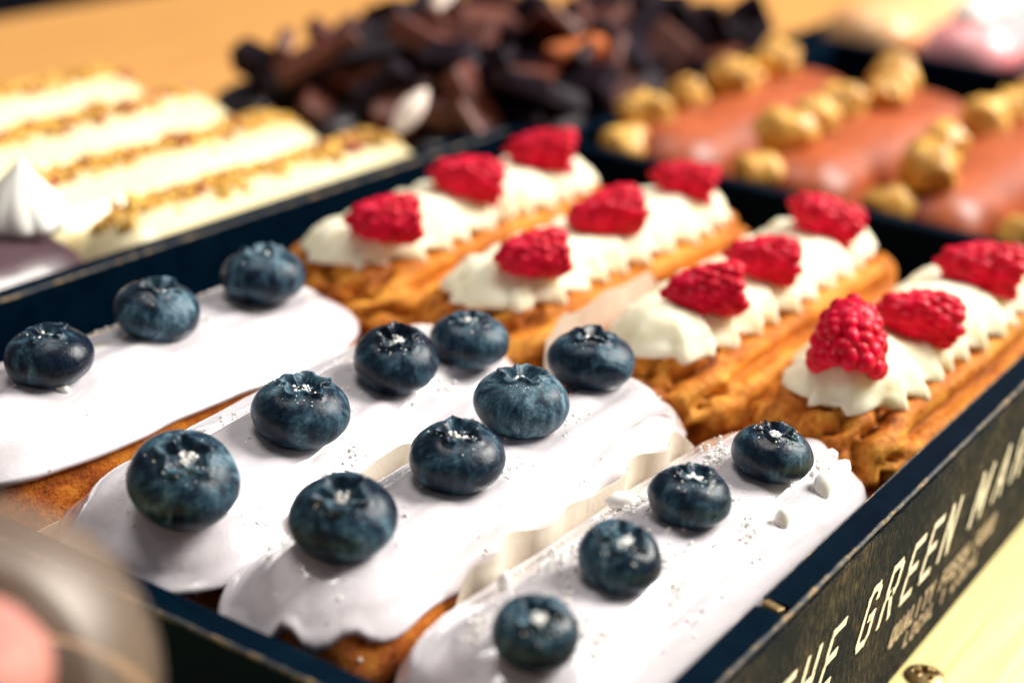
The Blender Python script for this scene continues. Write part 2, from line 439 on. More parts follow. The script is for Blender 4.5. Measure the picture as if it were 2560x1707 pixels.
def blueberry(x, y, z, w, h, seed, tilt, side, label, sugar=26):
    V, F = blueberry_mesh(seed, w, h)
    o = add("blueberry", V, F, BERRY, None, (x, y, z))
    pole = (CAMH * math.sin(math.radians(tilt)) + CAMS * math.sin(math.radians(side)) + Vector((0, 0, math.cos(math.radians(tilt))))).normalized()
    q = pole.to_track_quat('Z', 'Y')
    o.rotation_mode = 'QUATERNION'; o.rotation_quaternion = q
    tag(o, label, "blueberry", "blueberries on the lavender iced eclairs")
    rs = np.random.RandomState(seed + 500); cs = []; rr = []
    camloc = q.inverted() @ CAMH
    a0 = math.atan2(camloc.y, camloc.x)
    for i in range(sugar):
        inner = i < sugar * 0.6
        a = rs.rand() * 6.28 if rs.rand() < 0.45 else a0 + rs.randn() * 0.8
        th = (0.05 + 0.22 * rs.rand()) if inner else 0.40 + 0.45 * rs.rand() ** 2
        rad = (0.76 if inner else 1.012)
        cs.append((math.sin(th) * math.cos(a) * rad * w / 2, math.sin(th) * math.sin(a) * rad * w / 2, math.cos(th) * rad * h / 2))
        rr.append((0.012 + 0.042 * rs.rand() ** 2) if inner else 0.007 + 0.014 * rs.rand())
    V, F = bits(cs, rr, seed + 3)
    d = add("sugar_dusting", V, F, SUGAR, o); d["kind"] = "stuff"
    return o

# ================================================================== SETTING
tb = tag(empty("table", (0, 0, -ZT)), kind="structure")
# planks run along x; pale pine tone in front, deeper honey tone behind
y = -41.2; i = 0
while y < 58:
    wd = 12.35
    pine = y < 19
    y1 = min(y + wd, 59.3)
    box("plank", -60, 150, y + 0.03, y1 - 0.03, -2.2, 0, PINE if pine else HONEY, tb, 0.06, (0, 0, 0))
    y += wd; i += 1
tag(box("floor", -300, 400, -300, 700, -77, -75, FLOORM, None, 0), kind="structure")

# ------------------------------------------------------------------ trays
def tray(name, x0, x1, y0, y1, zfloor, label, T=0.62, split=None, worn=True, ztop=0.0, group=None):
    t = tag(empty(name, ((x0 + x1) / 2, (y0 + y1) / 2, -ZT)), label, "tray", group)
    cx, cy = (x0 + x1) / 2, (y0 + y1) / 2
    def bx(nm, a, b, c, d, e, f, m=TRAY, bev=0.05): return box(nm, a - cx, b - cx, c - cy, d - cy, e + ZT, f + ZT, m, t, bev)
    bx("bottom", x0 + 0.01, x1 - 0.01, y0 + 0.01, y1 - 0.01, -ZT + 0.01, zfloor, TRAY, 0)
    bx("near_wall", x0 - T, x0, y0 - T, y1 + T, -ZT + 0.004, ztop)
    bx("far_wall", x1, x1 + T, y0 - T, y1 + T, -ZT + 0.004, ztop)
    bx("left_wall", x0 + 0.004, x1 - 0.004, y1, y1 + T, -ZT + 0.004, ztop)
    if split:
        bx("right_wall", x0 + 0.004, split - 0.15, y0 - T, y0, -ZT + 0.004, ztop)
        bx("right_wall", split + 0.15, x1 - 0.004, y0 - T, y0, -ZT + 0.004, ztop)
        bx("wall_joint", split - 0.146, split + 0.146, y0 - T + 0.05, y0 - 0.03, -ZT + 0.3, ztop - 0.10, TRAY, 0.0)
    else:
        bx("right_wall", x0 + 0.004, x1 - 0.004, y0 - T, y0, -ZT + 0.004, ztop)
    return t, bx
PT, pbx = tray("pastry_tray", 0, 28.1, 0, 19.72, -3.5, "black pastry tray holding the lavender iced and raspberry cream eclairs", split=6.0)
def strip(name, pts, r, material, parent, off, seed):
    """thin uneven worn bead along a tray edge"""
    rs = np.random.RandomState(seed); V = []; n = 6
    pts = np.array(pts, float)
    for i, pnt in enumerate(pts):
        d = pts[min(i + 1, len(pts) - 1)] - pts[max(i - 1, 0)]; d /= np.linalg.norm(d)
        u = np.cross(d, [0, 0, 1]); u /= np.linalg.norm(u)
        for k in range(n):
            a = 6.2832 * k / n; V.append(pnt + (u * math.cos(a) + np.array([0, 0, 1]) * math.sin(a)) * r * (0.75 + 0.5 * rs.rand()))
    V = np.array(V) - np.array(off)
    return add(name, V, grid_faces(len(pts), n, True), material, parent)
po = (14.05, 9.86, -ZT)
strip("worn_edge", [(-0.60, yy, -0.02) for yy in np.linspace(-0.5, 20.2, 90)], 0.045, WORN, PT, po, 1)
strip("worn_edge", [(xx, -0.60, -0.02) for xx in np.linspace(-0.5, 28.6, 160)], 0.050, WORN, PT, po, 2)
strip("worn_edge", [(xx, 19.75, -0.015) for xx in np.linspace(0.2, 28, 120)], 0.05, WORN, PT, po, 3)
strip("worn_edge", [(xx, -0.02, -0.02) for xx in np.linspace(6.2, 28, 120)], 0.022, WORN, PT, po, 4)
glint = box("gold_glint", -0.11, 0.11, -0.26, 0.10, -0.10, 0.02, BRASS, PT, 0.03, (6.0 - po[0], -0.20 - po[1], 0.0 + ZT + 0.02))  # added block; its brass colour stands for gold light inside the wall gap
glint.rotation_euler = (0.1, 0.2, -0.15)
lab = pbx("label_panel", 0.6, 27.4, -0.68, -0.615, -4.5, -0.12, LABEL, 0.02)

# lettering: condensed strokes on the panel, leaning as in the photograph
GLY = {
 'T': [[(0, 1), (1, 1)], [(.5, 1), (.5, 0)]],
 'H': [[(0, 0), (0, 1)], [(1, 0), (1, 1)], [(0, .52), (1, .52)]],
 'E': [[(0, 0), (0, 1)], [(0, 1), (1, 1)], [(0, .52), (.85, .52)], [(0, 0), (1, 0)]],
 'G': [[(1, .78), (1, .88), (.8, 1), (.2, 1), (0, .88), (0, .12), (.2, 0), (.8, 0), (1, .12), (1, .47), (.55, .47)]],
 'R': [[(0, 0), (0, 1)], [(0, 1), (.8, 1), (1, .9), (1, .6), (.8, .5), (0, .5)], [(.45, .5), (1, 0)]],
 'N': [[(0, 0), (0, 1)], [(1, 0), (1, 1)], [(0, 1), (1, 0)]],
 'M': [[(0, 0), (0, 1)], [(1.3, 0), (1.3, 1)], [(0, 1), (.65, .25), (1.3, 1)]],
 'A': [[(0, 0), (.5, 1), (1, 0)], [(.2, .32), (.8, .32)]],
 'K': [[(0, 0), (0, 1)], [(1, 1), (0, .45)], [(.25, .6), (1, 0)]],
 'Q': [[(.2, 0), (0, .12), (0, .88), (.2, 1), (.8, 1), (1, .88), (1, .12), (.8, 0), (.2, 0)], [(.6, .25), (1.05, -.08)]],
 'U': [[(0, 1), (0, .12), (.2, 0), (.8, 0), (1, .12), (1, 1)]],
 'L': [[(0, 1), (0, 0), (.9, 0)]],
 'I': [[(.3, 0), (.3, 1)]],
 'Y': [[(0, 1), (.5, .5), (1, 1)], [(.5, .5), (.5, 0)]],
 'F': [[(0, 0), (0, 1)], [(0, 1), (1, 1)], [(0, .52), (.8, .52)]],
 'S': [[(1, .85), (.8, 1), (.2, 1), (0, .88), (0, .65), (1, .38), (1, .12), (.8, 0), (.2, 0), (0, .15)]],
 'O': [[(.2, 0), (0, .12), (0, .88), (.2, 1), (.8, 1), (1, .88), (1, .12), (.8, 0), (.2, 0)]],
 'P': [[(0, 0), (0, 1)], [(0, 1), (.8, 1), (1, .9), (1, .55), (.8, .45), (0, .45)]],
 'C': [[(1, .8), (.8, 1), (.2, 1), (0, .88), (0, .12), (.2, 0), (.8, 0), (1, .2)]],
 'D': [[(0, 0), (0, 1), (.75, 1), (1, .85), (1, .15), (.75, 0), (0, 0)]],
 '1': [[(.1, .8), (.45, 1), (.45, 0)]],
}
def letter(ch, x, zb, w_, h_, st, material, seed, shear=0.42):
    rs = np.random.RandomState(seed); V = []; F = []
    for k, path in enumerate(GLY[ch]):
        P = [np.array((px * w_, pz * h_)) for px, pz in path]
        lay = 0.006 * k
        for a, b in zip(P[:-1], P[1:]):
            d = b - a; L = np.linalg.norm(d); d = d / L; nrm = np.array((-d[1], d[0])) * st / 2
            a2 = a - d * st * 0.42; b2 = b + d * st * 0.42; m_ = max(3, int(L / 0.12)); n0 = len(V)
            lay += 0.0015
            for i in range(m_ + 1):
                c = a2 + (b2 - a2) * i / m_
                for sgn in (-1, 1):
                    q = c + nrm * sgn * (0.86 + 0.28 * rs.rand())
                    V.append((q[0] + shear * q[1], -0.012 - lay, q[1]))
            for i in range(m_): F.append((n0 + 2 * i, n0 + 2 * i + 2, n0 + 2 * i + 3, n0 + 2 * i + 1))
    # give the paint a little thickness
    nv = len(V); V2 = [(a, b + 0.011 + 0.0, c) for a, b, c in V]
    F2 = [tuple(i + nv for i in f[::-1]) for f in F]
    return add("letter", V + V2, F + F2, material, lab, (x - po[0], -0.68 - po[1], zb + ZT), False)
for k, (ch, x) in enumerate([('T', 5.45), ('H', 6.53), ('E', 7.65), ('G', 9.45), ('R', 10.59), ('E', 11.75), ('E', 12.83), ('N', 13.93),
                             ('M', 15.88), ('A', 17.43), ('R', 18.72), ('K', 19.9), ('E', 21.05), ('T', 22.15)]):
    letter(ch, x, -2.46, 0.50, 1.06, 0.155, PAINT, 10 + k)
def small(txt, x, zb, w_, h_, pitch, st):
    for k, ch in enumerate(txt):
        if ch != ' ': letter(ch, x + k * pitch, zb, w_, h_, st, PAINT2, 50 + k)
small("QUALITY FRESH FOOD", 11.5, -3.40, 0.19, 0.36, 0.365, 0.085)
small("LOCAL 1 LOCAL", 12.5, -3.88, 0.18, 0.28, 0.36, 0.07)

# ------------------------------------------------------------------ lavender iced eclairs with blueberries
IC = [  # cx, cy, yaw, L, W
    (6.25, 14.8, -2.0, 12.1, 4.3, "lavender iced eclair beside the left tray wall, three blueberries on it"),
    (6.35, 9.98, 3.5, 12.3, 4.1, "lavender iced eclair with parchment on both sides, second from the left wall"),
    (6.45, 5.98, 1.0, 12.5, 3.75, "lavender iced eclair with a cracked seam in its icing and ragged near end"),
    (6.3, 2.05, -1.0, 12.1, 3.9, "lavender iced eclair hugging the lettered right tray wall, dusted with crumbs"),
]
eclairs = []
def teeth3(b):
    near = sstep(-3.8, -5.6, b[:, 0])
    saw = np.abs(((b[:, 1] * 0.95 + 0.2) % 1.0) - 0.5) * 2
    side = np.where(b[:, 1] < 0, 0.25 * sstep(-1.0, -4.5, b[:, 0]), 0)
    return near * (0.10 - 0.22 * saw ** 2) - side * 0.9
def groove3(b, k):
    u = b[:, 1] + 1.30 + 0.10 * np.sin(b[:, 0] * 1.3)
    return -0.10 * np.exp(-(u / 0.06) ** 2) * sstep(1.0, 2.2, b[:, 0]) * (1 - sstep(5.2, 5.8, b[:, 0])) + 0.05 * np.exp(-((u - 0.22) / 0.14) ** 2) * sstep(0.5, 2.2, b[:, 0]) * (1 - sstep(5.2, 5.8, b[:, 0]))
for k, (cx, cy, yaw, L, W, lbl) in enumerate(IC):
    e = tag(empty("iced_eclair", (cx, cy, -3.49), math.radians(yaw)), lbl, "eclair", "lavender iced blueberry eclairs")
    lf = Loaf(L, W, 1.65, 2.20, 2.36, 0.93, 0.98, endp=1.15)
    choux_body(lf, "choux_shell", CHOUX, e, 20 + k)
    icing_cap(lf, "icing", ICING, e, 40 + k, te=(1.13, 1.24, 1.16, 1.30)[k], amp=(0.035, 0.06, 0.06, 0.03)[k], teeth=teeth3 if k == 2 else None, groove=groove3 if k == 2 else None, wave=0.09, th=0.16, streak=0.11)
    eclairs.append((e, lf, cx, cy, math.radians(yaw)))
# thin caramel-coloured tear line in the third icing
e, lf, cx, cy, yw = eclairs[2]
rows = []
for x in np.linspace(1.5, 5.5, 40):
    yy = -1.30 - 0.10 * math.sin(x * 1.3); z0 = lf.top(x, yy); hw = 0.035 * (0.5 + abs(math.sin(x * 2.7 + 1))) * math.sin(math.pi * (x - 1.45) / 4.1) + 0.006
    for dy in (-hw, 0, hw): rows.append((x, yy + dy, z0 + 0.115 + (0.012 if dy == 0 else 0.0)))
add("icing_tear", rows, grid_faces(40, 3, False), CRACK, e)

def world_to_local(ec, x, y):
    e, lf, cx, cy, yw = ec; dx, dy = x - cx, y - cy
    return dx * math.cos(yw) + dy * math.sin(yw), -dx * math.sin(yw) + dy * math.cos(yw)
def top_z(ec, x, y):
    lx, ly = world_to_local(ec, x, y); return -3.49 + ec[1].top(lx, ly) + 0.13
BB = [  # eclair, x, y, width, height, tilt, side, words
    (0, 3.62, 14.56, 1.78, 1.21, 2, -6, "nearest blueberry on the eclair by the left tray wall"),
    (0, 6.73, 14.67, 1.86, 1.26, 0, 8, "middle blueberry on the eclair by the left tray wall"),
    (0, 9.84, 14.41, 1.92, 1.31, -4, -4, "farthest blueberry, pale with bloom, on the eclair by the left wall"),
    (1, 1.55, 8.98, 1.98, 1.43, 18, 8, "largest blueberry, crown facing the camera, at the eclair end by the near wall"),
    (1, 4.95, 9.20, 1.90, 1.29, 3, 3, "second blueberry from the near end of the second iced eclair"),
    (1, 8.17, 9.38, 1.78, 1.28, 12, 2, "third blueberry from the near end of the second iced eclair"),
    (1, 10.46, 9.12, 1.72, 1.17, -3, 0, "farthest blueberry on the second iced eclair, touching raspberry eclairs behind"),
    (2, 2.08, 5.90, 1.78, 1.28, 16, -2, "nearest blueberry, sugar specks in its crown, on the cracked iced eclair"),
    (2, 5.25, 5.80, 1.78, 1.21, 4, 0, "sharp glossy blueberry, second on the cracked iced eclair"),
    (2, 7.96, 6.18, 1.88, 1.28, 0, 0, "streaky blueberry, third on the cracked iced eclair"),
    (2, 10.73, 6.26, 1.86, 1.26, -4, 0, "farthest blueberry on the cracked iced eclair"),
    (3, 1.50, 1.70, 1.36, 0.98, 18, 4, "nearest small blueberry on the eclair along the lettered wall"),
    (3, 4.15, 1.76, 1.42, 1.02, 14, 6, "second small blueberry, sugared top, on the eclair along the lettered wall"),
    (3, 6.80, 1.86, 1.52, 1.03, 0, 4, "third small blueberry on the eclair along the lettered wall"),
    (3, 9.45, 1.50, 1.56, 1.06, 0, 6, "farthest small blueberry, beside sugar crumbs, on the lettered wall eclair"),
]
for i, (k, x, y, w_, h_, tl, sd, lbl) in enumerate(BB):
    z = top_z(eclairs[k], x, y) + h_ / 2 - 0.14
    blueberry(x, y, z, w_, h_, 300 + i * 7, tl, sd, lbl, sugar=(20, 60, 44, 90)[k])

# sugar crumbs on the icing
for k, ec in enumerate(eclairs):
    rs = np.random.RandomState(800 + k); cs = []; rr = []
    e, lf, cx, cy, yw = ec
    bl = [world_to_local(ec, b[1], b[2]) for b in BB if b[0] == k]
    for n in range((500, 1600, 1600, 2200)[k]):
        if rs.rand() < 0.8:
            bx_, by_ = bl[rs.randint(len(bl))]
            a = (-0.5, -1.2, 0.3, 1.6)[rs.randint(4)] + rs.randn() * 0.28; d = 0.92 + abs(rs.randn()) * 0.30
            lx, ly = bx_ + math.cos(a) * d, by_ + math.sin(a) * d
        else:
            lx, ly = (rs.rand() - 0.5) * (lf.L - 0.8), (rs.rand() - 0.5) * (lf.W - 0.6)
        if abs(ly) > lf.W / 2 - 0.25 or abs(lx) > lf.L / 2 - 0.4: continue
        cs.append((lx, ly, lf.top(lx, ly) + 0.165 + 0.03 * rs.rand())); rr.append(0.009 + 0.042 * rs.rand() ** 4)
    V, F = bits(cs, rr, 70 + k)
    s = add("sugar_crumbs", V, F, SUGAR, e); s["kind"] = "stuff"
CR = [(3, 9.95, 0.62, 0.24, 0, "largest white meringue crumb, right of the farthest small blueberry by the lettered wall"),
      (3, 8.25, 0.66, 0.19, 0, "white crumb on the flank in front of the farthest small blueberry"),
      (3, 11.35, 0.75, 0.20, 0, "white crumb over the far tip of the lettered wall eclair"),
      (3, 11.55, 1.10, 0.16, 0, "small white crumb highest on the far tip of the lettered wall eclair"),
      (3, 6.70, 3.15, 0.21, 0, "white crumb next to the pleated parchment, behind the sugared blueberry"),
      (3, 3.00, 3.25, 0.15, 0, "white crumb by the nearest small blueberry at the parchment foot"),
      (0, 3.40, 14.0, 0.16, 0, "white crumb below the nearest blueberry by the left wall")]
for i, (k, x, y, r, _, lbl) in enumerate(CR):
    V, F = bits([(0, 0, 0)], [r], 900 + i, ICO2, 0.12, (1.2, 0.8, 0.7))
    tag(add("meringue_crumb", V, F, SUGAR, None, (x, y, top_z(eclairs[k], x, y) + 0.05 + r * 0.5)), lbl, "crumb", "white crumbs on the icing")

# ------------------------------------------------------------------ raspberry cream eclairs
def cream_swirl(loaf, parent, seed, L, W, z0, h):
    lf = Loaf(L, W, h, 0.3, 0.0, 0.92, 1.0, 170, 34, 1.1)
    rs = np.random.RandomState(seed); ph = rs.rand(); rows = []
    for t in np.linspace(0.0, 1.62, 26):
        b, nn = lf.at(min(t, 1.57))
        s = math.sin(min(t, 1.57))
        sg = np.where(b[:, 1] < 0, 1.0, 1.0)
        wv = 0.25 * fbm(np.column_stack([b[:, 0] * 0.4, np.sign(b[:, 1]) * 3, np.zeros(lf.n)]), seed + 1, 2)
        u = ((b[:, 0] + 0.55 * s) * 0.98 + wv + ph) % 1.0
        tooth = np.where(u < 0.86, (u / 0.86) ** 1.5, 1 - ((u - 0.86) / 0.14) ** 0.8)
        endk = sstep(lf.l - 0.5, lf.l + W * 0.3, np.abs(b[:, 0]))
        ua = np.abs((np.arctan2(lf.N[:, 1], lf.N[:, 0]) * 1.25 + ph * 3) % 1.0 - 0.5) * 2
        tooth = tooth * (1 - endk) + endk * ((np.arctan2(lf.N[:, 1], lf.N[:, 0] * np.sign(b[:, 0] + 1e-9)) * 1.05 + ph + wv) % 1.0) ** 1.3 * sstep(0.3, 1.0, s) * 0.55
        amp = 0.42 * sstep(0.40, 1.1, s) + 0.03
        o = amp * (tooth - 0.45) + 0.13 * fbm(b * [0.8, 1, 1], seed + 2, 3) + 0.05 * sstep(1.05, 1.5, t) + 0.05 * np.sin(b[:, 0] * 3.0 + seed) * (1 - s)
        V = b + nn * o[:, None]
        V[:, 2] -= 0.26 * s ** 4 * tooth * sstep(0.7, 1.2, t)
        if t > 1.57: V = b - np.column_stack([lf.N * 0.25, np.full(lf.n, 0.12)])
        rows.append(V)
    V = np.vstack(rows) + [0, 0, z0]
    return add("whipped_cream", V, grid_faces(len(rows), lf.n, True, True), CREAM, parent)

def raspberry_mesh(seed, L=1.75, R=0.82):
    rs = np.random.RandomState(seed); cs = []; rr = []
    nrow = 7
    for i in range(nrow):
        f = i / (nrow - 1); z = L * (0.04 + 0.86 * f); r = R * (1 - f ** 2.2) ** 0.55 * 0.86 if f < 1 else 0.0
        n = max(1, int(round(6.283 * max(r, 0.02) / 0.36)))
        if f == 1: n = 1
        for k in range(n):
            a = 6.283 * (k + 0.5 * (i % 2)) / n + rs.randn() * 0.05
            cs.append((r * math.cos(a), r * math.sin(a), z + rs.randn() * 0.02)); rr.append(0.255 * (1 - 0.22 * f) * (0.9 + 0.2 * rs.rand()))
    V, F = bits(cs, rr, seed, ICO2, 0.03)
    V = V * (1 + 0.0)
    core = ICO3[0] * [R * 0.90, R * 0.90, L * 0.46] + [0, 0, L * 0.47]
    F = np.vstack([F, ICO3[1] + len(V)]); V = np.vstack([V, core])
    V[:, 2] -= L * 0.45
    return mesh_of("raspberry", V, F)
RME = [raspberry_mesh(s) for s in (5, 17, 29)]
RE = [ # cx, cy, yaw, label, raspberries: x, y, axis(image-left amount etc)
    (19.0, 15.35, -2.0, "raspberry cream eclair along the left tray wall",
     [(13.95, 14.25, 1.05, (-0.75, 0.55, 0.05), "nearest raspberry on the cream eclair along the left wall"),
      (18.3, 14.75, 1.1, (-0.6, 0.75, 0.15), "middle raspberry on the cream eclair along the left wall"),
      (22.0, 14.75, 1.1, (-0.5, 0.8, -0.05), "farthest raspberry on the cream eclair along the left wall")]),
    (19.1, 10.95, -2.0, "raspberry cream eclair second from the left wall, parchment at its right side",
     [(14.3, 10.1, 1.0, (-0.75, 0.5, 0.0), "nearest raspberry on the second cream eclair from the left wall"),
      (18.3, 10.4, 1.1, (-0.8, 0.6, -0.15), "middle raspberry on the second cream eclair from the left wall"),
      (22.5, 10.35, 1.0, (-0.35, 0.75, 0.1), "farthest raspberry on the second cream eclair from the left wall")]),
    (19.2, 6.55, -0.5, "raspberry cream eclair with long bare ridged choux side, third from the left wall",
     [(15.0, 5.85, 1.05, (-0.62, 0.85, -0.12), "nearest raspberry, lying flat, on the third cream eclair"),
      (18.0, 5.80, 1.0, (-0.5, 0.85, 0.05), "middle raspberry on the third cream eclair"),
      (22.2, 6.05, 1.1, (-0.45, 0.6, 0.35), "farthest raspberry on the third cream eclair")]),
    (19.3, 2.15, -1.5, "raspberry cream eclair along the lettered right wall, running out of view",
     [(14.15, 1.90, 1.18, (0.55, 0.25, 0.85), "large raspberry standing tip up on the nearest cream eclair end"),
      (16.95, 1.45, 1.05, (-0.6, 0.85, 0.15), "middle raspberry on the cream eclair along the lettered wall"),
      (21.2, 1.5, 1.15, (-0.55, 0.85, 0.1), "farthest raspberry on the cream eclair along the lettered wall")]),
]
n = 0
for k, (cx, cy, yaw, lbl, rb) in enumerate(RE):
    e = tag(empty("raspberry_eclair", (cx, cy, -3.49), math.radians(yaw)), lbl, "eclair", "raspberry cream eclairs")
    lf = Loaf(12.9, 4.35 if k != 3 else 4.1, 1.75, 2.1, 2.15, 0.86, 0.9, 120, 34, 1.2)
    choux_body(lf, "choux_shell", CHOUXR, e, 120 + k, ridges=0.52, nr=6.8)
    cream_swirl(lf, e, 140 + k, 11.6, 2.55, 3.88, 0.72)
    for (x, y, sc, ax, rl) in rb:
        o = link("raspberry", RME[n % 3], RASP, None, (x + 0.42, y + 0.28, 1.40 if ax[2] < 0.5 else 1.66)); n += 1
        o.rotation_mode = 'QUATERNION'; o.rotation_quaternion = Vector(ax).to_track_quat('Z', 'Y')
        o.scale = (sc * 0.66, sc * 0.66, sc * 0.98) if ax[2] < 0.5 else (sc * 0.76, sc * 0.76, sc * 0.82); tag(o, rl, "raspberry", "raspberries on the cream eclairs")

# ------------------------------------------------------------------ parchment liners
def liner(x0, x1, y, ztop, zbot, label, seed, pleat=0.10, freq=2.2, lean=0.0, yaw=0.0, slope=0.0):
    rs = np.random.RandomState(seed); n = int((x1 - x0) * 14); rows = 9; V = []
    xs = np.linspace(0, x1 - x0, n)
    edge = 0.16 * fbm(np.column_stack([xs * 0.8, np.zeros(n), np.zeros(n)]), seed, 2)
    fold = np.sin(xs * freq * 2.4 + 1.6 * vnoise(np.column_stack([xs * 0.7, xs * 0, xs * 0]), seed + 1)) * (0.6 + 0.6 * vnoise(np.column_stack([xs * 0.5, xs * 0 + 4, xs * 0]), seed + 2)); fold = np.sign(fold) * np.abs(fold) ** 0.7
    taper = sstep(0, 0.8, xs) * (1 - sstep(x1 - x0 - 0.8, x1 - x0, xs))
    for j in range(rows):
        f = j / (rows - 1)
        z = zbot + (ztop + slope * xs + edge - 0.7 * (1 - taper) - zbot) * f
        V.append(np.column_stack([xs, fold * pleat * (0.35 + 0.65 * f) + lean * f + yaw * xs, z - zbot]))
    A = np.vstack(V); B = A + [0, 0.02, 0]
    F = grid_faces(rows, n, False); m_ = len(A)
    F2 = [tuple(i + m_ for i in f[::-1]) for f in F]
    rim = [((rows - 1) * n + i, (rows - 1) * n + i + 1, m_ + (rows - 1) * n + i + 1, m_ + (rows - 1) * n + i) for i in range(n - 1)]
    return tag(add("paper_liner", np.vstack([A, B]), F + F2 + rim, PAPER, None, (x0, y, zbot), False), label, "paper liner", "parchment liners between the eclairs")
liner(2.6, 11.3, 4.02, 0.32, -3.3, "pleated parchment between the cracked iced eclair and the lettered wall one", 1, 0.15, 1.4, -0.05)
liner(2.6, 8.8, 7.75, 0.12, -3.3, "parchment between the second iced eclair and the cracked one", 2, 0.05, 1.0, 0.0, 0.03)
liner(0.0, 9.6, 12.32, -1.35, -3.3, "parchment under the right flank of the left wall iced eclair", 3, 0.03, 0.7, 0.0, -0.01, 0.135)
liner(13.2, 18.6, 8.78, 0.55, -3.3, "parchment between the second and third raspberry cream eclairs", 4, 0.06, 0.8, 0.0)

# ------------------------------------------------------------------ white chocolate eclairs on the left
def board(name, x0, x1, y0, y1, z0, z1, label):
    t = tag(empty(name, ((x0 + x1) / 2, (y0 + y1) / 2, z0)), label, "board")
    cx, cy = (x0 + x1) / 2, (y0 + y1) / 2
    box("slab", x0 - cx, x1 - cx, y0 - cy, y1 - cy, 0.004, z1 - z0, TRAY, t, 0.08)
    box("lip", x0 - cx, x1 - cx, y0 - cy, y0 - cy + 0.3, z1 - z0 + 0.001, z1 - z0 + 0.35, TRAY, t, 0.05)
    return t
board("serving_board", -6, 26.6, 20.5, 38.5, -ZT, -4.05, "flat dark serving board under the white chocolate eclairs")
board("serving_board", 26.9, 47.5, 20.5, 37.5, -ZT, -4.05, "flat dark serving board under the heap of chocolate brownie chunks")
WE = [(19.3, 22.45, 13.4, "white chocolate eclair nearest the black tray wall, topped with chopped nuts"),
      (18.6, 26.2, 13.6, "second white chocolate eclair with chopped nuts, behind the meringue kiss"),
      (18.8, 30.2, 13.6, "third white chocolate eclair with chopped nuts from the tray wall"),
      (18.8, 34.3, 13.6, "farthest white chocolate eclair with chopped nuts, next to bare table")]
for k, (cx, cy, L, lbl) in enumerate(WE):
    e = tag(empty("white_chocolate_eclair", (cx, cy, -4.04), math.radians((-0.5, 0, 0.5, 0)[k])), lbl, "eclair", "white chocolate nut eclairs")
    lf = Loaf(L, 3.75, 1.6, 2.0, 2.15, 0.92, 0.98, 60, 18)
    choux_body(lf, "choux_shell", CHOUX, e, 220 + k)
    icing_cap(lf, "icing", WHITECHOC, e, 240 + k, te=1.5, amp=0.12, nt=20)
    rs = np.random.RandomState(260 + k); cs = []; rr = []; cs2 = []; rr2 = []
    for i in range(420):
        x = (rs.rand() - 0.5) * (L - 1.0); yy = 0.35 + rs.randn() * 0.42
        cs.append((x, yy, lf.top(x, yy) + 0.16 + abs(rs.randn()) * 0.07)); rr.append(0.07 + 0.15 * rs.rand())
    for i in range(16):
        x = (rs.rand() - 0.5) * (L - 1.0); yy = 0.2 + rs.randn() * 0.5
        cs2.append((x, yy, lf.top(x, yy) + 0.24)); rr2.append(0.13 + 0.16 * rs.rand())
    V, F = bits(cs, rr, 5 + k); o = add("chopped_nuts", V, F, NUTS, e, smooth=False); o["kind"] = "stuff"
    V, F = bits(cs2, rr2, 15 + k); o = add("dried_berry_bits", V, F, REDBIT, e, smooth=False); o["kind"] = "stuff"
# plum eclair with a meringue kiss
e = tag(empty("plum_eclair", (5.0, 22.45, -4.04)), "plum coloured glazed eclair at the left edge, under the meringue kiss", "eclair")
lf = Loaf(12.6, 4.2, 1.8, 2.35, 2.5, 0.85, 0.9, 60, 18); choux_body(lf, "choux_shell", CHOUX, e, 270); icing_cap(lf, "icing", PURPLE, e, 271, te=1.62, amp=0.05, nt=20, wave=0.03)
def kiss_mesh(R, H, lobes=11):
    rows = []; a = np.linspace(0, 6.2832, 132, endpoint=False)
    for f in np.linspace(0, 1, 28):
        prof = 0.80 + 2.0 * f if f < 0.12 else (1.04 * math.cos((f - 0.12) / 0.88 * math.pi / 2) ** 1.25 + 0.05 * (1 - f))
        r = R * prof * (1 + 0.09 * np.abs(np.cos(a * lobes / 2 + f * 1.2)) * (1 - f))
        rows.append(np.column_stack([r * np.cos(a), r * np.sin(a), np.full(len(a), H * f)]))
    rows[-1][:, :2] *= 0.02
    return np.vstack(rows), grid_faces(28, 132)
V, F = kiss_mesh(1.02, 1.95)
tag(add("meringue_kiss", V, F, MERINGUE, None, (10.0, 22.55, 0.28)), "white ridged meringue kiss with pointed tip at the left edge", "meringue")

# ------------------------------------------------------------------ chocolate heap
for k, (cx, cy) in enumerate([(33.6, 22.6), (33.2, 26.5), (33.4, 30.4)]):
    e = tag(empty("chocolate_eclair", (cx, cy, -4.04)), ("dark glazed eclair under brownie chunks, nearest the black tray", "dark glazed eclair in the middle under the brownie chunks", "dark glazed eclair under brownie chunks, beside the white chocolate eclairs' far ends")[k], "eclair", "dark chocolate eclairs")
    lf = Loaf(13.8, 3.8, 1.35, 2.0, 2.15, 0.8, 0.85, 50, 16)
    choux_body(lf, "choux_shell", CHOUX, e, 320 + k); icing_cap(lf, "icing", DARKCHOC, e, 340 + k, te=1.6, amp=0.06, nt=18)
def chunk_mesh(seed):
    rs = np.random.RandomState(seed); me = box_mesh("brownie_chunk", -1, 1, -1, 1, -1, 1, 0.22, 2)
    V = np.array([v.co[:] for v in me.vertices]) / CM
    V = V + 0.22 * np.column_stack([vnoise(V * 0.8 + s, seed + s) for s in (1, 2, 3)])
    me.vertices.foreach_set("co", (V * CM).ravel()); me.update(); return me
CHM = [chunk_mesh(s) for s in range(5)]; CHM2 = [chunk_mesh(s + 20) for s in range(3)]
for m_ in CHM: m_.materials.append(BROWNIE)
for m_ in CHM2: m_.materials.append(COCOA)
rs = np.random.RandomState(77); n = 0
